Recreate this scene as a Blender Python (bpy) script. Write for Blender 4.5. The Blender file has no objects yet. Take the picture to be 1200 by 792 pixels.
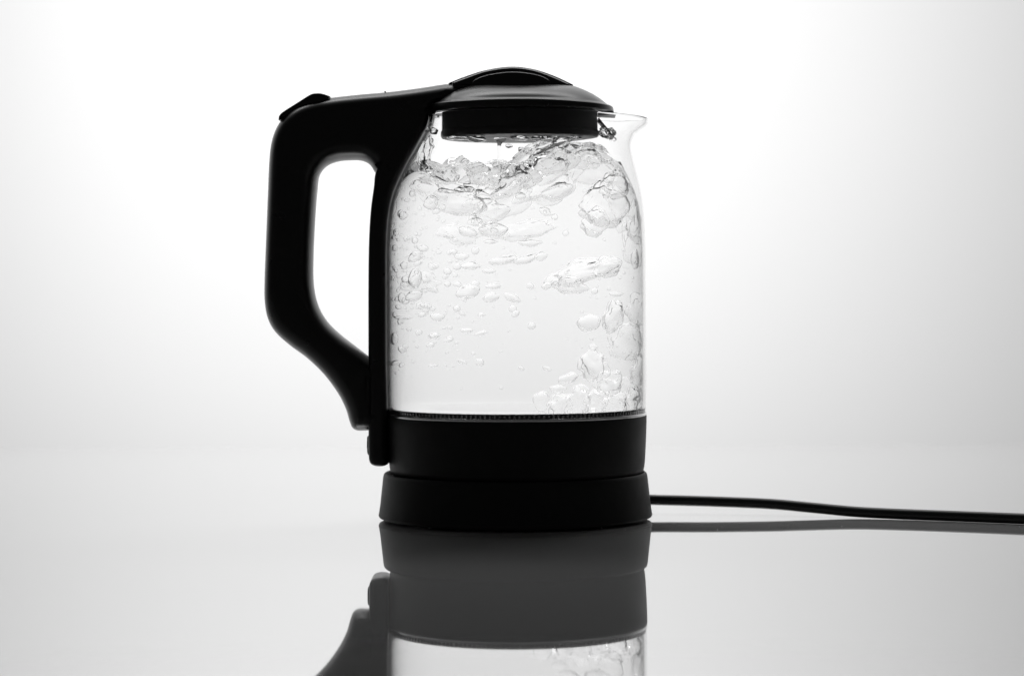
import bpy, bmesh, math, random
import numpy as np
from mathutils import Vector, Matrix, noise, Euler

random.seed(7)
S = bpy.context.scene
COL = S.collection

# ------------------------------------------------------------------ camera, world, lamps, exposure
MM = 0.0005                       # metres per photograph pixel in the plane of the kettle axis
DIST = 1.43                       # camera to kettle axis
ROW0 = 608.0                      # photograph row of the table under the kettle axis
EYE = 330.0                       # photograph row level with the lens
def PX(x): return (x - 600.0) * MM
def PZ(y): return (ROW0 - y) * MM

cam_d = bpy.data.cameras.new('camera')
cam = bpy.data.objects.new('camera', cam_d); COL.objects.link(cam)
cam.location = (0, -DIST, PZ(EYE))
cam.rotation_euler = (math.radians(90), math.radians(0.22), 0)
cam_d.sensor_width = 36.0
cam_d.lens = 36.0 * DIST / (1200 * MM)
cam_d.shift_y = -(396.0 - EYE) / 1200.0
cam_d.clip_start = 0.01; cam_d.clip_end = 50
cam_d.dof.use_dof = True
cam_d.dof.focus_distance = DIST - 0.04
cam_d.dof.aperture_fstop = 5.6
S.camera = cam

W = bpy.data.worlds.new('World'); S.world = W; W.use_nodes = True
bg = W.node_tree.nodes['Background']
bg.inputs[0].default_value = (1, 1, 1, 1); bg.inputs[1].default_value = 0.034   # dim studio room

def area_lamp(name, loc, target, size, power, shape='DISK', size_y=None, spread=180):
    d = bpy.data.lights.new(name, 'AREA'); d.shape = shape; d.size = size
    if size_y: d.size_y = size_y
    d.energy = power; d.spread = math.radians(spread)
    o = bpy.data.objects.new(name, d); COL.objects.link(o)
    o.location = loc
    o.rotation_euler = (Vector(target) - Vector(loc)).to_track_quat('-Z', 'Y').to_euler()
    return o
BACK_Y = 0.70
# studio lamp shining through the translucent backdrop from behind, high and a little left
area_lamp('studio_lamp', (-0.075, BACK_Y + 0.90, 0.42), (-0.075, BACK_Y, 0.42), 0.5, 14.9)
# strip softbox hung above the rear of the table: sheen on lid and arm, light on the acrylic behind the kettle
area_lamp('strip_softbox', (-0.05, 0.54, 0.95), (-0.05, 0.46, 0.0), 1.3, 2.3, 'RECTANGLE', 0.22, 100)

S.view_settings.view_transform = 'Standard'; S.view_settings.look = 'None'
S.view_settings.exposure = 0; S.view_settings.gamma = 1
S.render.engine = 'CYCLES'
cy = S.cycles
cy.max_bounces = 40; cy.transmission_bounces = 40; cy.glossy_bounces = 16; cy.diffuse_bounces = 4
cy.transparent_max_bounces = 16
cy.caustics_refractive = True; cy.caustics_reflective = True
cy.sample_clamp_indirect = 4.0; cy.blur_glossy = 0.3
cy.use_denoising = True
try:
    cy.denoiser = 'OPENIMAGEDENOISE'; cy.denoising_input_passes = 'RGB_ALBEDO_NORMAL'
except Exception: pass

# ------------------------------------------------------------------ materials
def mat(name):
    m = bpy.data.materials.new(name); m.use_nodes = True
    nt = m.node_tree; b = nt.nodes['Principled BSDF']
    return m, nt, b
def setg(b, g): b.inputs['Base Color'].default_value = (g, g, g, 1)
def add_bump(nt, b, scale, strength, dist, detail=3.0):
    tc = nt.nodes.new('ShaderNodeTexCoord')
    n = nt.nodes.new('ShaderNodeTexNoise'); n.inputs['Scale'].default_value = scale; n.inputs['Detail'].default_value = detail
    bp = nt.nodes.new('ShaderNodeBump'); bp.inputs['Strength'].default_value = strength; bp.inputs['Distance'].default_value = dist
    nt.links.new(tc.outputs['Object'], n.inputs['Vector'])
    nt.links.new(n.outputs['Fac'], bp.inputs['Height']); nt.links.new(bp.outputs['Normal'], b.inputs['Normal'])
    return n
def rough_var(nt, b, scale, lo, hi):
    tc = nt.nodes.new('ShaderNodeTexCoord')
    n = nt.nodes.new('ShaderNodeTexNoise'); n.inputs['Scale'].default_value = scale; n.inputs['Detail'].default_value = 4
    r = nt.nodes.new('ShaderNodeMapRange'); r.inputs['From Min'].default_value = 0.3; r.inputs['From Max'].default_value = 0.7
    r.inputs['To Min'].default_value = lo; r.inputs['To Max'].default_value = hi
    nt.links.new(tc.outputs['Object'], n.inputs['Vector']); nt.links.new(n.outputs['Fac'], r.inputs['Value'])
    nt.links.new(r.outputs['Result'], b.inputs['Roughness'])

M = {}
def plastic(name, g, lo, hi, bump):
    m, nt, b = mat(name); setg(b, g); rough_var(nt, b, 60, lo, hi); add_bump(nt, b, 2600, bump, 0.0002)
    M[name] = m
plastic('satin_plastic', 0.006, 0.27, 0.34, 0.08)
plastic('lid_plastic', 0.010, 0.26, 0.32, 0.05)
plastic('gloss_plastic', 0.010, 0.10, 0.14, 0.0)
plastic('plug_plastic', 0.022, 0.40, 0.5, 0.05)
plastic('matt_plastic', 0.006, 0.48, 0.56, 0.12)
M['matt_plastic'].node_tree.nodes['Principled BSDF'].inputs['Specular IOR Level'].default_value = 0.35
plastic('cord_rubber', 0.010, 0.32, 0.42, 0.05)
plastic('seal_rubber', 0.015, 0.35, 0.5, 0.0)

m, nt, b = mat('steel'); setg(b, 0.78); b.inputs['Metallic'].default_value = 1; b.inputs['Roughness'].default_value = 0.14
add_bump(nt, b, 900, 0.05, 0.0001); M['steel'] = m
m, nt, b = mat('clear_glass'); setg(b, 0.985); b.inputs['Roughness'].default_value = 0.0
b.inputs['IOR'].default_value = 1.22; b.inputs['Transmission Weight'].default_value = 1.0; M['glass'] = m
m, nt, b = mat('clear_water'); setg(b, 0.93); b.inputs['Roughness'].default_value = 0.0
b.inputs['IOR'].default_value = 1.115; b.inputs['Transmission Weight'].default_value = 1.0; M['water'] = m
m, nt, b = mat('air_in_water'); setg(b, 1.0); b.inputs['Roughness'].default_value = 0.0
b.inputs['IOR'].default_value = 1 / 1.072; b.inputs['Transmission Weight'].default_value = 1.0; M['air'] = m
m, nt, b = mat('churned_water'); setg(b, 1.0); b.inputs['Roughness'].default_value = 0.0
b.inputs['IOR'].default_value = 1 / 1.035; b.inputs['Transmission Weight'].default_value = 1.0; M['churn'] = m
m, nt, b = mat('drop_water'); setg(b, 1.0); b.inputs['Roughness'].default_value = 0.0
b.inputs['IOR'].default_value = 1.33; b.inputs['Transmission Weight'].default_value = 1.0; M['drop'] = m

# glossy acrylic table: mirror-like top over a pale body
m, nt, b = mat('acrylic'); setg(b, 0.92); b.inputs['Metallic'].default_value = 0.52
b.inputs['Roughness'].default_value = 0.02; b.inputs['IOR'].default_value = 1.6
rough_var(nt, b, 9, 0.012, 0.03); M['acrylic'] = m
# translucent backdrop sheet
m, nt, b = mat('diffusion_sheet')
nt.nodes.remove(b)
tr = nt.nodes.new('ShaderNodeBsdfTranslucent'); tr.inputs['Color'].default_value = (0.78, 0.78, 0.78, 1)
df = nt.nodes.new('ShaderNodeBsdfDiffuse'); df.inputs['Color'].default_value = (0.5, 0.5, 0.5, 1)
mx = nt.nodes.new('ShaderNodeMixShader'); mx.inputs[0].default_value = 0.12
nt.links.new(tr.outputs[0], mx.inputs[1]); nt.links.new(df.outputs[0], mx.inputs[2])
nt.links.new(mx.outputs[0], nt.nodes['Material Output'].inputs['Surface']); M['sheet'] = m
m, nt, b = mat('dust'); setg(b, 0.8); b.inputs['Roughness'].default_value = 0.8; M['dust'] = m

# ------------------------------------------------------------------ helpers
def link(name, me, material, parent=None, smooth=40):
    o = bpy.data.objects.new(name, me); COL.objects.link(o)
    if material and not me.materials: me.materials.append(M[material])
    if smooth is not None:
        me.polygons.foreach_set('use_smooth', [True] * len(me.polygons))
        if smooth < 180: me.set_sharp_from_angle(angle=math.radians(smooth))
    if parent: o.parent = parent; o.matrix_parent_inverse = parent.matrix_world.inverted()
    return o
def from_bm(bm, name='mesh'):
    bmesh.ops.recalc_face_normals(bm, faces=bm.faces)
    me = bpy.data.meshes.new(name); bm.to_mesh(me); bm.free(); return me
def tag(o, label=None, category=None, group=None, kind=None):
    for k, v in (('label', label), ('category', category), ('group', group), ('kind', kind)):
        if v: o[k] = v
    return o
def empty(name, loc):
    o = bpy.data.objects.new(name, None); COL.objects.link(o); o.location = loc
    o.empty_display_size = 0.05; bpy.context.view_layer.update(); return o
def catmull(pts, n=6, closed=False):
    """pts: (x, y) or (x, y, 'c') for a corner; returns a dense polyline."""
    out = []; L = len(pts); rng = L if closed else L - 1
    P = [np.array(p[:2], float) for p in pts]; C = [len(p) > 2 for p in pts]
    for i in range(rng):
        p1, p2 = P[i], P[(i + 1) % L]
        p0 = P[i - 1] if (closed or i > 0) else p1
        p3 = P[(i + 2) % L] if (closed or i + 2 < L) else p2
        if C[i]: p0 = p1 - (p2 - p1)
        if C[(i + 1) % L]: p3 = p2 + (p2 - p1)
        # centripetal-ish tangents limited by the segment length
        d = np.linalg.norm(p2 - p1)
        t1 = (p2 - p0); t1 = t1 / (np.linalg.norm(t1) + 1e-9) * d
        t2 = (p3 - p1); t2 = t2 / (np.linalg.norm(t2) + 1e-9) * d
        for k in range(n):
            t = k / n; h = t * t; g = h * t
            out.append((2*g-3*h+1)*p1 + (g-2*h+t)*t1 + (-2*g+3*h)*p2 + (g-h)*t2)
    if not closed: out.append(P[-1])
    return np.array(out)
def lathe(prof, cx, seg=128, warp=None):
    """prof: (radius px, row px) pairs; revolved about the vertical axis at photograph column cx."""
    bm = bmesh.new(); rows = []
    for r, y in prof:
        if r < 0.01:
            rows.append([bm.verts.new((PX(cx), 0, PZ(y)))])
        else:
            row = []
            for k in range(seg):
                a = 2 * math.pi * k / seg
                rr, yy = (r, y) if warp is None else warp(r, y, a)
                row.append(bm.verts.new((PX(cx) + rr * MM * math.cos(a), rr * MM * math.sin(a), PZ(yy))))
            rows.append(row)
    for A, B in zip(rows, rows[1:]):
        for k in range(seg):
            j = (k + 1) % seg
            if len(A) == 1 and len(B) == 1: continue
            if len(A) == 1: bm.faces.new((A[0], B[k], B[j]))
            elif len(B) == 1: bm.faces.new((A[k], A[j], B[0]))
            else: bm.faces.new((A[k], A[j], B[j], B[k]))
    return from_bm(bm)
def plate(polys, half, bevel, res=4, y0=0.0):
    """Flat outline(s) in photograph pixels, standing in the xz plane, thickness 2*half, rounded edges."""
    cu = bpy.data.curves.new('outline', 'CURVE'); cu.dimensions = '2D'; cu.fill_mode = 'BOTH'
    cu.extrude = half - bevel; cu.bevel_depth = bevel; cu.bevel_resolution = res; cu.offset = -bevel
    for poly in polys:
        sp = cu.splines.new('POLY'); sp.points.add(len(poly) - 1); sp.use_cyclic_u = True
        for p, q in zip(sp.points, poly): p.co = (PX(q[0]), PZ(q[1]), 0, 1)
    o = bpy.data.objects.new('outline', cu); COL.objects.link(o)
    dg = bpy.context.evaluated_depsgraph_get()
    me = bpy.data.meshes.new_from_object(o.evaluated_get(dg))
    bpy.data.objects.remove(o); bpy.data.curves.remove(cu)
    me.transform(Matrix.Translation((0, y0, 0)) @ Matrix.Rotation(math.radians(90), 4, 'X'))
    bm = bmesh.new(); bm.from_mesh(me); bmesh.ops.remove_doubles(bm, verts=bm.verts, dist=1e-6)
    bpy.data.meshes.remove(me)
    return from_bm(bm)
def oval(me, k):
    me.transform(Matrix.Diagonal((1, k, 1, 1))); return me
def tube(path, rad, seg=14, closed_ends=True):
    """path: 3-D points, rad: radius or list of radii."""
    P = [Vector(p) for p in path]; n = len(P)
    R = rad if hasattr(rad, '__len__') else [rad] * n
    bm = bmesh.new(); rows = []
    t0 = (P[1] - P[0]).normalized(); up = t0.orthogonal().normalized()
    for i, p in enumerate(P):
        t = (P[min(i + 1, n - 1)] - P[max(i - 1, 0)]).normalized()
        up = (up - t * up.dot(t)).normalized(); w = t.cross(up)
        rows.append([bm.verts.new(p + (up * math.cos(2*math.pi*k/seg) + w * math.sin(2*math.pi*k/seg)) * R[i]) for k in range(seg)])
    for A, B in zip(rows, rows[1:]):
        for k in range(seg):
            j = (k + 1) % seg; bm.faces.new((A[k], A[j], B[j], B[k]))
    if closed_ends: bm.faces.new(rows[0]); bm.faces.new(rows[-1])
    return from_bm(bm)
def box_bm(bm, c, s, rot=None):
    m = Matrix.Translation(c) @ (rot.to_4x4() if rot else Matrix()) @ Matrix.Diagonal((*s, 1))
    return bmesh.ops.create_cube(bm, size=1, matrix=m)['verts']

# ------------------------------------------------------------------ setting: table and backdrop
bm = bmesh.new()
box_bm(bm, (0, -0.145, -0.006), (2.6, 1.55, 0.012))
bmesh.ops.bevel(bm, geom=bm.edges[:], offset=0.002, segments=3, affect='EDGES')
tag(link('tabletop', from_bm(bm), 'acrylic', None, 30), 'glossy pale acrylic tabletop mirroring the kettle', kind='structure')

bm = bmesh.new()                                    # hanging sheet whose sides wrap gently forward
cols = []
plan = catmull([(-1.45, 0.10), (-1.28, 0.40), (-0.95, 0.62), (-0.5, BACK_Y), (0, BACK_Y), (0.5, BACK_Y), (0.95, 0.62), (1.28, 0.40), (1.45, 0.10)], 5)
for x, y in plan:
    cols.append([(bm.verts.new((x, y, z))) for z in np.linspace(-0.35, 1.9, 12)])
for A, B in zip(cols, cols[1:]):
    for k in range(11): bm.faces.new((A[k], A[k+1], B[k+1], B[k]))
tag(link('backdrop', from_bm(bm), 'sheet', None, 180), 'white translucent studio backdrop glowing from behind', kind='structure')

# ------------------------------------------------------------------ power base
AX = 605.0                                          # photograph column of the kettle axis
base = empty('power_base', (PX(603), 0, 0))
tag(base, 'low round black plastic power base under the kettle with cord', 'kettle base')
prof = [(0, 605.6), (150, 605.6), (156, 605.2), (159.3, 604.0), (160.2, 602.0), (159.6, 599), (158.2, 590), (156.6, 575), (155.2, 562),
        (154.6, 557), (153.8, 554.2), (152.4, 552.8), (150.8, 552.6), (149.8, 553.6), (149.2, 556), (148.6, 558), (0, 558)]
link('base_body', lathe(prof, 603), 'matt_plastic', base, 35)
for k in range(4):
    a = math.radians(45 + 90 * k)
    bm = bmesh.new()
    bmesh.ops.create_cone(bm, cap_ends=True, segments=20, radius1=0.0065, radius2=0.007, depth=0.0016,
                          matrix=Matrix.Translation((PX(603) + 0.06 * math.cos(a), 0.06 * math.sin(a), 0.0008)))
    link('rubber_foot', from_bm(bm), 'seal_rubber', base, 40)
# cord: (column, row of its mid line, row of the table below it)
def on_table(px, row_table, height):
    d = PZ(EYE) / ((row_table - EYE) * MM / DIST)
    return Vector(((px - 600) * MM * d / DIST, d - DIST, height))
ck = [(745, 602.0, 8.4), (775, 602.2, 8.1), (830, 603.2, 7.7), (900, 604.5, 6.7), (950, 606.2, 5.2), (1000, 608.2, 3.7), (1050, 610.2, 3.25), (1120, 613.0, 3.15), (1200, 616.5, 3.15), (1290, 621, 3.15), (1400, 628, 3.15)]
raw = [on_table(a, b_, c / 1000) for a, b_, c in ck]
path = []
for i in range(len(raw) - 1):
    p0, p1, p2, p3 = raw[max(i-1, 0)], raw[i], raw[i+1], raw[min(i+2, len(raw)-1)]
    for k in range(8):
        t = k / 8
        path.append(0.5 * (2*p1 + (p2-p0)*t + (2*p0-5*p1+4*p2-p3)*t*t + (3*p1-p0-3*p2+p3)*t**3))
link('power_cord', tube(path, 0.0031, 18), 'cord_rubber', base, 60)
rl = [path[0] + (path[6] - path[0]) * t for t in (-0.2, 0.25, 0.6, 0.72)]
link('strain_relief', tube(rl, [0.0046, 0.0046, 0.0042, 0.0036], 18), 'cord_rubber', base, 40)

# ------------------------------------------------------------------ kettle
kettle = empty('electric_kettle', (PX(AX), 0, PZ(556)))
tag(kettle, 'clear glass electric kettle with black handle, lid and collar', 'kettle')

prof = [(0, 557.4), (140, 557.4), (145, 556), (147.8, 552.5), (149.2, 546), (150.0, 538), (151.2, 515), (151.9, 495), (152.0, 487.2), (151.5, 485.6), (150.2, 485), (0, 485)]
link('lower_collar', lathe(prof, AX), 'matt_plastic', kettle, 35)
prof = [(151.3, 486.2), (151.9, 485.6), (152.1, 484.4), (151.9, 483.2), (151.2, 482.8), (150.6, 483.2), (150.4, 485.0)]
link('steel_trim_ring', lathe(prof + [prof[0]], AX), 'steel', kettle, 60)
prof = [(0, 476.6), (120, 476.6), (138, 476.6), (144, 476.8), (145.5, 477.6), (146, 484), (0, 484.6)]
plate_o = link('heating_plate', lathe(prof, AX), 'steel', kettle, 35)
seal = link('seal_ring', lathe([(146.4, 484.6), (148.2, 484.6), (148.2, 477.6), (146.8, 477.4), (146.4, 484.6)], AX), 'seal_rubber', kettle, 30)
bm = bmesh.new()
for k in range(170):                                # ribs round the seal, too fine to pick apart
    a = 2 * math.pi * k / 170
    box_bm(bm, (PX(AX) + 148.3 * MM * math.cos(a), 148.3 * MM * math.sin(a), PZ(480.4)), (0.0006, 0.0010, random.uniform(0.0008, 0.0024)), Matrix.Rotation(a, 3, 'Z'))
tag(link('seal_ribs', from_bm(bm), 'steel', seal, None), kind='stuff')

# glass: outline away from the spout (A) and through the spout (B), as (radius, row)
GA = catmull([(150.0, 485.5), (151.8, 470), (151.8, 400), (151.8, 330), (151.3, 285), (149.6, 258), (146.4, 238), (141.5, 222), (134, 205.5), (126, 190), (117, 174.5), (109, 160.5), (103.5, 149), (101, 140), (101, 135.5)], 5)
GB = catmull([(150.0, 485.5), (151.8, 470), (151.8, 400), (151.8, 330), (151.6, 285), (150.4, 255), (147.6, 228), (142.2, 203), (138.2, 187), (135.6, 173), (138.2, 162.5), (145.5, 155.4), (151.8, 150.4), (155.0, 146.0), (155.4, 142.0)], 5)
TH = 3.2
def inset(prof, d):
    T = np.gradient(prof, axis=0); T /= np.linalg.norm(T, axis=1)[:, None]
    N = np.stack([T[:, 1], -T[:, 0]], 1)            # towards the axis
    N[N[:, 0] > 0] *= -1
    return prof + N * d
def spout_w(a):
    a = (a + math.pi) % (2 * math.pi) - math.pi
    return math.exp(-(abs(a) / 0.62) ** 3.0)
def glass_mesh():
    GAi, GBi = inset(GA, TH), inset(GB, TH)
    rimA = [GA[-1] + np.array((-0.5, -1.4)), GA[-1] + np.array((-TH/2, -2.1)), GAi[-1] + np.array((0.5, -1.4))]
    tb = GB[-1] - GB[-2]; tb /= np.linalg.norm(tb)
    mid = (GB[-1] + GBi[-1]) / 2
    rimB = [GB[-1] * .9 + GBi[-1] * .1 + tb * 1.4, mid + tb * 2.1, GBi[-1] * .9 + GB[-1] * .1 + tb * 1.4]
    A = np.array(list(GA) + rimA + list(GAi[::-1])); B = np.array(list(GB) + rimB + list(GBi[::-1]))
    seg = 192; bm = bmesh.new(); rows = []
    for pa, pb in zip(A, B):
        row = []
        for k in range(seg):
            a = 2 * math.pi * k / seg; w = spout_w(a); p = pa * (1 - w) + pb * w
            row.append(bm.verts.new((PX(AX) + p[0] * MM * math.cos(a), p[0] * MM * math.sin(a), PZ(p[1]))))
        rows.append(row)
    rows.append(rows[0])
    for R0, R1 in zip(rows, rows[1:]):
        for k in range(seg):
            j = (k + 1) % seg; bm.faces.new((R0[k], R0[j], R1[j], R1[k]))
    return from_bm(bm)
link('glass_jug', glass_mesh(), 'glass', kettle, 70)
_o = np.argsort(GA[:, 1]); _GAi = inset(GA, TH); _oi = np.argsort(_GAi[:, 1])
def r_out(row): return float(np.interp(row, GA[_o, 1], GA[_o, 0]))
def r_in(row): return float(np.interp(row, _GAi[_oi, 1], _GAi[_oi, 0]))

# lid, on an axis a little towards the spout
LX = 609.5
def lid_warp(r, y, a):
    c = max(0.0, math.cos(a)) ** 2
    k = min(1, max(0, (r - 70) / 40))
    f = 5.0 * math.sin(a)**2 * min(1, r / 50) * min(1, max(0, (99 - r) / 30)) if y < 122 else 0
    return r * (1 + 0.022 * c * k), y + f + 2.6 * c * k * (1 if y < 131 else 0)
lid = link('lid', lathe([(0, 99.6), (40, 99.9), (55, 100.4), (66, 102.4), (76, 106), (86, 110.6), (94, 115.6), (99.5, 120.0), (101.6, 121.9), (103.5, 122.7), (106.0, 123.4), (107.4, 124.6),
                         (108.0, 127.2), (108.4, 130), (107.6, 132.4), (105.6, 133.0), (93, 133.2), (0, 133.2)], LX, 144, lid_warp), 'lid_plastic', kettle, 32)
link('lid_plug', lathe([(0, 132.5), (89.5, 132.5), (90.8, 134), (91, 154), (91.8, 154.6), (92.3, 156), (92.2, 160.5), (91, 162.6), (88, 163.4), (84, 163.6), (0, 163.6)], LX), 'plug_plastic', lid, 32)
def lens(inset_px, bottom):
    pts = [(527 + inset_px * 3.2, 98.6, 'c'), (545 + inset_px * 1.6, 91.6 + inset_px), (570, 83.9 + inset_px), (600, 79.9 + inset_px), (626, 82.9 + inset_px), (650 - inset_px * 1.2, 90.8 + inset_px), (672 - inset_px * 3, 101.0, 'c')]
    return [tuple(p) for p in catmull(pts, 6)] + [(672 - inset_px * 3, bottom), (527 + inset_px * 3.2, bottom)]
grip = link('lid_grip', plate([lens(0, 104)], 0.0085, 0.0003, 2), 'gloss_plastic', lid, 40)
link('grip_panel', plate([lens(1.3, 108)], 0.0145, 0.0034, 9), 'gloss_plastic', grip, 60)
ins = catmull([(553, 108, 'c'), (553.5, 100.5), (559, 95.0), (574, 90.0), (600, 86.8), (625, 89.2), (641, 94.5), (646.5, 100.5), (647, 108, 'c')], 5)
link('grip_inset', plate([[tuple(p) for p in ins]], 0.0168, 0.0022, 8), 'gloss_plastic', grip, 60)
bm = bmesh.new()                                     # latch block on the front of the plug
box_bm(bm, (PX(606), -90.6 * MM, PZ(144.5)), (0.0105, 0.0030, 0.0075))
bmesh.ops.bevel(bm, geom=bm.edges[:], offset=0.0007, segments=2, affect='EDGES')
link('latch', from_bm(bm), 'plug_plastic', lid, 30)
bm = bmesh.new()
box_bm(bm, (PX(712), 0, PZ(135.2)), (0.011, 0.022, 0.0012))
bmesh.ops.bevel(bm, geom=bm.edges[:], offset=0.0004, segments=2, affect='EDGES')
link('spout_flap', from_bm(bm), 'plug_plastic', lid, 30)
bm = bmesh.new()                                     # fine strainer screen hanging behind the spout
tilt = Matrix.Rotation(math.radians(-38), 3, 'Y')
cs = Vector((PX(709), 0, PZ(151)))
for k in range(13):
    box_bm(bm, cs + tilt @ Vector((0, (-15 + 2.5 * k) / 1000, 0)), (0.0005, 0.0006, 0.0130), tilt)
for k in range(7):
    box_bm(bm, cs + tilt @ Vector((0, 0, (-6.3 + 2.1 * k) / 1000)), (0.0006, 0.0310, 0.0005), tilt)
tag(link('strainer_screen', from_bm(bm), 'plug_plastic', lid, None), kind='stuff')

# handle: one outline with a hole, thick and rounded
rows_edge = [482, 420, 360, 300, 275, 258, 240, 225, 210, 195, 180, 165, 152, 142, 134]
glass_edge = [(AX - r_out(y) + 0.4, y) for y in rows_edge]
outer = [(560, 110, 'c'), (543, 99.6), (527, 98.6), (500, 102.4), (475, 105.8), (453, 108.2), (420, 111), (392, 114), (365, 118.6), (346, 126.5), (331, 140), (321.5, 158), (317.2, 180), (314.6, 230), (312, 290),
         (310.4, 330), (310.6, 352), (314.2, 372), (323, 388), (340, 403.5), (360, 418.5), (380, 438), (396, 460), (405, 478), (409.5, 493), (413, 500.5), (419, 503.4), (430, 503.4, 'c'), (447, 500, 'c')]
inner = [(447, 428, 'c'), (433, 417.8), (415, 404), (398, 390.5), (383, 375.5), (372.5, 356.5), (367.6, 332), (367.4, 300), (369.6, 255), (372.4, 222), (375, 205), (383, 194.5), (396, 189.0), (412, 187.4),
         (425, 188.2), (434, 192.8), (439.5, 201), (447, 212, 'c'), (470, 196, 'c'), (497, 155, 'c'), (512, 133, 'c')]
ol = list(catmull(outer, 5)) + list(catmull(inner, 5))
handle = link('handle', oval(plate([[tuple(p) for p in ol]], 0.0092, 0.0088, 12), 1.95), 'satin_plastic', kettle, 60)
# spine that hugs the glass from the arm down past the collar
left = [(524, 128, 'c'), (470, 128, 'c'), (447, 188), (441.4, 206), (440.2, 218), (436.5, 245), (434.2, 280), (433.2, 330), (433.0, 400), (433, 470), (433, 533), (435, 540), (441, 543.2), (450, 543.2), (455.2, 541, 'c')]
sl = list(catmull(left, 5)) + glass_edge
link('spine', plate([[tuple(p) for p in sl]], 0.0178, 0.0040, 7), 'satin_plastic', handle, 60)
btn = catmull([(328.8, 141, 'c'), (329.6, 136.4), (333, 132.4), (350, 121.5), (366, 111.6), (371, 110.2), (379, 110.4), (388.5, 113.4, 'c'), (384, 122, 'c'), (352, 131, 'c')], 4, True)
link('lid_release_button', plate([[tuple(p) for p in btn]], 0.0105, 0.0012, 4), 'satin_plastic', handle, 50)
# moulding line where the handle meets the lid hinge: a slim raised lip round the arm
lipc = [(451.4, 107.5, 'c'), (453.2, 107.3, 'c'), (461, 121, 'c'), (459, 121.6, 'c')]
link('hinge_lip', plate([[p[:2] for p in lipc]], 0.0058, 0.0002, 1), 'satin_plastic', handle, 30)
sw = catmull([(434.5, 508, 'c'), (432.0, 508.6), (430.2, 511.0), (430.2, 528), (431.6, 531.4), (434.5, 532, 'c')], 3)
link('power_switch', plate([[tuple(p) for p in sw]], 0.0062, 0.0004, 2), 'satin_plastic', handle, 40)

# ------------------------------------------------------------------ boiling water
water = empty('boiling_water_fill', (PX(AX), 0, PZ(478)))
tag(water, 'clear boiling water full of bubbles inside the glass kettle', 'water')
def sm(x): return max(0.0, min(1.0, x))
def g2(x, y, cx, cyy, s): return math.exp(-((x-cx)**2 + (y-cyy)**2) / (2*s*s))
def surface_row(x, y):
    """photograph row of the water surface; x, y in pixels from the axis (y < 0 is towards the camera)."""
    row = 200 - 0.08 * x
    row += -16 * g2(x, y, -66, -40, 20) + 22 * g2(x, y, -12, -60, 26) - 20 * g2(x, y, 62, -30, 34) - 8 * g2(x, y, -118, -10, 16) + 14 * g2(x, y, 114, -6, 22)
    n1 = noise.noise(Vector((x * .022, y * .022, 3.1))); n2 = noise.noise(Vector((x * .05, y * .05, 9.7))); n3 = noise.noise(Vector((x * .11, y * .11, 1.7)))
    return row + 26 * n1 + 8 * n2 + 1.5 * n3
GAP = 0.3
def water_mesh():
    seg, nr = 220, 56
    bm = bmesh.new(); rows = []
    # bottom centre, bottom, fillet, wall
    low = [(60, 479), (110, 479), (136, 479), (143.5, 478.4), (146.4, 476.8), (147.9, 473.6), (148.2, 468)]
    cen0 = bm.verts.new((PX(AX), 0, PZ(479)))
    for r, y in low:
        rows.append([bm.verts.new((PX(AX) + r*MM*math.cos(2*math.pi*k/seg), r*MM*math.sin(2*math.pi*k/seg), PZ(y))) for k in range(seg)])
    # the wall's top edge follows the surface, kept off the narrow neck
    tops = []
    for k in range(seg):
        a = 2*math.pi*k/seg; row = 205
        for it in range(4):
            R = r_in(row) - GAP; row = surface_row(R*math.cos(a), R*math.sin(a))
        tops.append(row)
    nw = 46
    for i in range(1, nw + 1):
        t = i / nw; r_ = []
        for k in range(seg):
            a = 2*math.pi*k/seg; row = 468 + (tops[k] - 468) * t; R = r_in(row) - GAP
            r_.append(bm.verts.new((PX(AX) + R*MM*math.cos(a), R*MM*math.sin(a), PZ(row))))
        rows.append(r_)
    for i in range(1, nr):
        t = 1 - i / nr; r_ = []
        for k in range(seg):
            a = 2*math.pi*k/seg; R0 = r_in(tops[k]) - GAP
            x, y = R0*t*math.cos(a), R0*t*math.sin(a)
            row = surface_row(x, y)
            fade = min(1.0, (1 - t) * 5)
            dv = noise.noise_vector(Vector((x*.026, y*.026, row*.035 + 4))) * 18 * fade
            r_.append(bm.verts.new((PX(AX) + (x + dv.x)*MM, (y + dv.y)*MM, PZ(max(167.5, row + dv.z * .6)))))
        rows.append(r_)
    cen1 = bm.verts.new((PX(AX), 0, PZ(surface_row(0, 0))))
    for A, B in zip(rows, rows[1:]):
        for k in range(seg):
            j = (k+1) % seg; bm.faces.new((A[k], A[j], B[j], B[k]))
    for k in range(seg):
        j = (k+1) % seg
        bm.faces.new((cen0, rows[0][j], rows[0][k])); bm.faces.new((cen1, rows[-1][k], rows[-1][j]))
    return from_bm(bm)
link('water_body', water_mesh(), 'water', water, 180)

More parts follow.
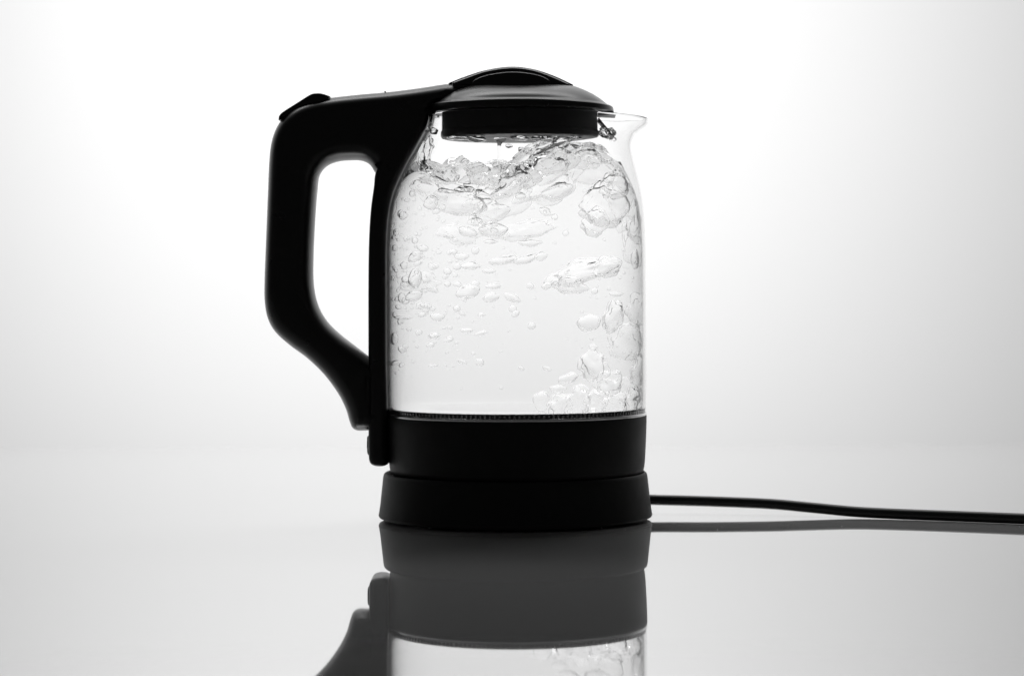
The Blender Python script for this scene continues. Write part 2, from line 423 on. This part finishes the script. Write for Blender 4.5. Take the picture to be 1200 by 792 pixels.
# bubbles: a few wobbly shapes shared by many
def blob(seed, amp, sub=4, squash=(1, 1, 1), rough=0.0):
    bm = bmesh.new(); bmesh.ops.create_icosphere(bm, subdivisions=sub, radius=1.0)
    for v in bm.verts:
        d = v.co.normalized()
        k = 1 + amp * noise.noise(d * 1.1 + Vector((seed*7.3, 0, 0))) + amp * .5 * noise.noise(d * 2.3 + Vector((0, seed*5.1, 0))) + rough * noise.noise(d * 5 + Vector((seed, 0, 3)))
        v.co = Vector((d.x*squash[0], d.y*squash[1], d.z*squash[2])) * k
    me = from_bm(bm, 'bubble'); me.materials.append(M['air']); return me
BIG = [blob(i, 0.5, 4, rough=0.05) for i in range(7)]
MID = [blob(20 + i, 0.26, 3) for i in range(6)]
SML = [blob(40 + i, 0.12, 3) for i in range(4)]
def place_bubble(px, py, w, h, kind, depth=0.7, tilt=0.0):
    """width/height in pixels; depth 1 = just inside the front glass, 0 = on the axis plane."""
    x = px - AX; R = r_in(py) - 3 - w * 0.5
    x = max(-R * .995, min(R * .995, x))
    y = -math.sqrt(max(R*R - x*x, 0)) * depth
    me = random.choice({'b': BIG, 'm': MID, 's': SML}[kind])
    o = bpy.data.objects.new('bubble', me); COL.objects.link(o); o.parent = water; o.matrix_parent_inverse = water.matrix_world.inverted()
    o.location = (PX(AX) + x*MM, y*MM, PZ(py))
    o.scale = (w*MM*.5, (w*.5+h*.5)*MM*.5, h*MM*.5)
    o.rotation_euler = (0, math.radians(tilt), 0)
    if kind == 's': o.rotation_euler = (0, math.radians(tilt), random.uniform(0, 6))
    return o
for me in BIG + MID + SML:
    me.polygons.foreach_set('use_smooth', [True] * len(me.polygons))
named = [  # column, row, width, height, kind, depth, tilt
    (700, 243, 50, 44, 'b', .6, 10), (712, 222, 36, 26, 'b', .75, -15), (690, 262, 26, 30, 'b', .5, 20), (735, 262, 24, 44, 'b', .5, 0),
    (676, 318, 74, 24, 'b', .8, -14), (704, 313, 30, 22, 'b', .8, -10), (664, 334, 36, 18, 'b', .75, 5), (638, 335, 11, 8, 'm', .8, -20), (691, 341, 8, 8, 's', .8, 0),
    (684, 377, 26, 20, 'm', .7, -8), (711, 370, 24, 38, 'b', .7, 8), (740, 364, 28, 38, 'b', .55, -10), (714, 345, 16, 5, 'm', .6, 0),
    (690, 426, 34, 34, 'b', .75, 5), (705, 446, 28, 26, 'b', .7, -20), (742, 432, 24, 40, 'b', .5, 5), (748, 412, 10, 9, 's', .5, 0), (752, 385, 12, 16, 'm', .5, 0),
    (632, 465, 20, 20, 'm', .6, 0), (652, 468, 26, 22, 'b', .7, 0), (672, 462, 26, 26, 'b', .65, -25), (690, 466, 24, 22, 'b', .6, 10), (712, 468, 26, 22, 'b', .7, 0), (732, 464, 22, 24, 'b', .6, 0),
    (661, 440, 22, 12, 'm', .7, -20), (650, 452, 18, 10, 'm', .7, 0), (715, 434, 10, 6, 'm', .7, 10), (689, 405, 10, 8, 'm', .7, 0), (745, 462, 18, 20, 'm', .5, 0),
    (545, 238, 60, 30, 'b', .7, 10), (575, 252, 40, 26, 'b', .6, -20), (600, 222, 46, 22, 'b', .7, -25), (525, 210, 30, 20, 'b', .6, 20), (640, 205, 50, 26, 'b', .7, -25), (680, 195, 46, 22, 'b', .7, 10),
    (650, 230, 36, 18, 'm', .6, -20), (610, 235, 12, 9, 's', .8, 0), (637, 252, 14, 9, 'm', .8, 30), (647, 258, 8, 7, 's', .8, 0), (659, 276, 7, 7, 's', .8, 0),
    (620, 287, 26, 8, 'm', .85, 0), (580, 272, 30, 16, 'm', .75, 0), (577, 285, 16, 5, 'm', .8, 0), (560, 263, 16, 10, 'm', .8, 0), (552, 274, 20, 12, 'm', .8, 20),
    (511, 241, 16, 16, 'm', .85, 0), (477, 252, 10, 9, 's', .8, 0), (462, 245, 12, 20, 'm', .6, 0), (474, 229, 7, 8, 's', .8, 0), (490, 230, 8, 8, 's', .8, 0), (480, 254, 12, 10, 'm', .8, 0),
    (493, 283, 9, 7, 's', .8, 0), (502, 292, 12, 8, 'm', .85, 10), (494, 301, 18, 12, 'm', .8, -20), (512, 313, 10, 7, 'm', .8, 30), (493, 326, 16, 22, 'm', .85, 0), (512, 338, 16, 7, 'm', .8, 25),
    (482, 327, 12, 8, 's', .8, 0), (492, 346, 20, 12, 'm', .8, -10), (478, 348, 10, 12, 's', .8, 0), (505, 357, 14, 7, 'm', .8, 10), (552, 341, 26, 16, 'm', .85, -10), (577, 348, 18, 11, 'm', .85, -15),
    (600, 348, 20, 9, 'm', .85, 25), (580, 335, 16, 7, 'm', .85, 0), (518, 370, 16, 9, 'm', .85, 0), (545, 366, 8, 5, 'm', .8, 40), (567, 367, 9, 4, 'm', .8, 0), (604, 366, 10, 7, 'm', .8, -40),
    (550, 385, 14, 6, 'm', .85, 0), (566, 388, 15, 5, 'm', .85, -15), (514, 391, 14, 7, 'm', .85, -10), (530, 396, 10, 5, 'm', .8, -10), (545, 420, 11, 5, 'm', .8, 25), (510, 402, 9, 6, 'm', .8, 0),
    (470, 396, 12, 14, 'm', .7, 0), (478, 408, 12, 7, 'm', .8, 20), (462, 415, 10, 8, 's', .6, 0), (472, 424, 18, 6, 'm', .7, -10), (513, 425, 10, 4, 'm', .8, 0), (480, 371, 24, 5, 'm', .8, 0),
    (590, 306, 30, 10, 'm', .8, -10), (615, 305, 26, 10, 'm', .8, -15), (632, 302, 14, 10, 'm', .8, -20), (560, 295, 9, 9, 's', .8, 0), (545, 302, 16, 8, 'm', .8, 0), (555, 312, 22, 9, 'm', .8, 0),
    (575, 318, 14, 6, 'm', .8, 0), (540, 313, 10, 8, 's', .8, 0), (620, 335, 10, 7, 'm', .8, 30), (638, 428, 10, 5, 'm', .8, 20), (735, 305, 12, 22, 'm', .5, 0), (748, 285, 12, 26, 'm', .4, 0),
]
for b_ in named: place_bubble(*b_)
CHURN = []
for i in range(6):
    me = blob(70 + i, 0.55, 4, rough=0.04); me.materials.clear(); me.materials.append(M['churn'])
    me.polygons.foreach_set('use_smooth', [True] * len(me.polygons)); CHURN.append(me)
for px, py, w, h, tilt in [(515, 226, 50, 26, 10), (585, 240, 70, 36, -20), (640, 222, 80, 36, -25), (690, 208, 60, 34, 10), (720, 240, 44, 60, 0), (736, 285, 30, 50, 0), (610, 272, 60, 22, -12), (545, 275, 50, 22, 0), (500, 330, 44, 22, 0), (725, 400, 40, 40, 0), (712, 456, 50, 30, 0)]:
    x = px - AX; R = r_in(py) - 4 - w * .35; x = max(-R * .97, min(R * .97, x)); y = -math.sqrt(max(R*R - x*x, 0)) * random.uniform(.1, .6)
    o = bpy.data.objects.new('churned_air', random.choice(CHURN)); COL.objects.link(o); o.parent = water; o.matrix_parent_inverse = water.matrix_world.inverted()
    o.location = (PX(AX) + x*MM, y*MM, PZ(py)); o.scale = (w*MM*.5, (w + h)*MM*.22, h*MM*.5); o.rotation_euler = (0, math.radians(tilt), 0)
for i in range(105):                                  # the looser swarm on the handle side
    px = 456 + abs(random.gauss(0, 62)); py = random.gauss(310, 62)
    if not (232 < py < 432) or px > 640: continue
    w = random.uniform(4.5, 10); place_bubble(px, py, w, w * random.uniform(.5, 1.0), random.choice('sm'), random.uniform(.3, .9), random.uniform(-30, 30))
bm = bmesh.new()                                     # tiny bubbles, too small to pick apart
for i in range(420):
    if i < 300: px, py = 458 + abs(random.gauss(0, 70)), random.gauss(310, 75)
    else: px, py = 752 - abs(random.gauss(0, 50)), random.uniform(220, 470)
    if not (225 < py < 470): continue
    x = px - AX; R = r_in(py) - 6
    if abs(x) > R: continue
    y = -math.sqrt(R*R - x*x) * random.uniform(-.3, .95); r = random.uniform(.7, 2.3) * MM
    bmesh.ops.create_icosphere(bm, subdivisions=2, radius=r, matrix=Matrix.Translation((PX(AX) + x*MM, y*MM, PZ(py))))
tag(link('fine_bubbles', from_bm(bm), 'air', water, 180), kind='stuff')

# strands and drops of water under the lid
def strand(name, pts, rads, seg=12):
    raw = [Vector((PX(AX) + (x-AX)*MM, y*MM, PZ(r))) for x, y, r in pts]; path = []; rr = []
    for i in range(len(raw) - 1):
        p0, p1, p2, p3 = raw[max(i-1, 0)], raw[i], raw[i+1], raw[min(i+2, len(raw)-1)]
        for k in range(6):
            t = k / 6; path.append(0.5 * (2*p1 + (p2-p0)*t + (2*p0-5*p1+4*p2-p3)*t*t + (3*p1-p0-3*p2+p3)*t**3)); rr.append((rads[i]*(1-t) + rads[i+1]*t)*MM)
    path.append(raw[-1]); rr.append(rads[-1]*MM)
    return link(name, tube(path, rr, seg), 'water', water, 180)
strand('falling_stream', [(587, -40, 164.5), (587, -40, 167), (586, -40, 172), (585.5, -40, 190), (584, -40, 210), (583, -40, 226)], [8, 6.5, 2.4, 1.8, 2.2, 4])
strand('wall_rivulet', [(506, -20, 160), (508, -24, 172), (504, -28, 187), (508, -32, 200), (517, -36, 214), (527, -40, 228)], [1.0, 1.2, 2.2, 3.0, 3.6, 2.0])
def drop(px, y, row, w, h, seed):
    bm = bmesh.new(); bmesh.ops.create_icosphere(bm, subdivisions=3, radius=1)
    for v in bm.verts:
        k = 1 + .35 * noise.noise(v.co * 1.3 + Vector((seed, 0, 0))); v.co *= k
    bmesh.ops.transform(bm, verts=bm.verts, matrix=Matrix.Translation((PX(px), y*MM, PZ(row))) @ Matrix.Diagonal((w*MM*.5, w*MM*.5, h*MM*.5, 1)))
    return link('water_drop', from_bm(bm), 'drop', water, 180)
for i, d in enumerate([(561, -55, 166, 22, 9), (540, -50, 165, 26, 5), (610, -52, 165.5, 22, 6), (637, -50, 166, 26, 8), (597, -45, 174, 8, 5), (668, -40, 165, 24, 5),
                       (611, -40, 178, 7, 6), (708, -12, 158, 12, 12), (716, -8, 159, 14, 15), (510, -15, 155, 10, 8), (503, -18, 153, 8, 6), (634, -45, 185, 9, 9),
                       (706, -16, 153, 7, 6), (711, -14, 162, 9, 6), (704, -20, 158, 6, 7), (719, -4, 165, 8, 6), (713, -18, 155, 5, 5), (507, -20, 147, 4, 4), (508, -20, 166, 3, 5), (509, -20, 173, 3, 4)]):
    drop(*d, i * 3.3)

for i, (px, row, w, h, tilt, y) in enumerate([(622, 182, 64, 15, -34, -50), (604, 197, 54, 13, -42, -62), (645, 174, 52, 10, -18, -40), (634, 192, 60, 13, -30, -70), (500, 184, 12, 40, 14, -40), (526, 206, 44, 16, 22, -50), (566, 214, 40, 14, -12, -70), (690, 178, 40, 12, 12, -40)]):
    o = link('splash', blob(90 + i, 0.6, 4, rough=0.12), None, water, 180)
    o.data.materials.clear(); o.data.materials.append(M['water'])
    o.location = (PX(px), y*MM, PZ(row)); o.scale = (w*MM*.5, 8*MM, h*MM*.5); o.rotation_euler = (0, math.radians(tilt), 0)

# ------------------------------------------------------------------ a few specks of dust on the acrylic
bm = bmesh.new()
for i in range(34):
    x, y = random.uniform(.06, .3), random.uniform(-.10, .04)
    if math.hypot(x - PX(603), y) < 0.086: continue
    r = random.uniform(.00008, .00022)
    bmesh.ops.create_icosphere(bm, subdivisions=1, radius=r, matrix=Matrix.Translation((x, y, r * .5)) @ Matrix.Diagonal((random.uniform(.8, 2.5), 1, .5, 1)))
tag(link('dust_specks', from_bm(bm), 'dust', None, None), 'fine pale dust specks scattered on the glossy tabletop', 'dust', kind='stuff')
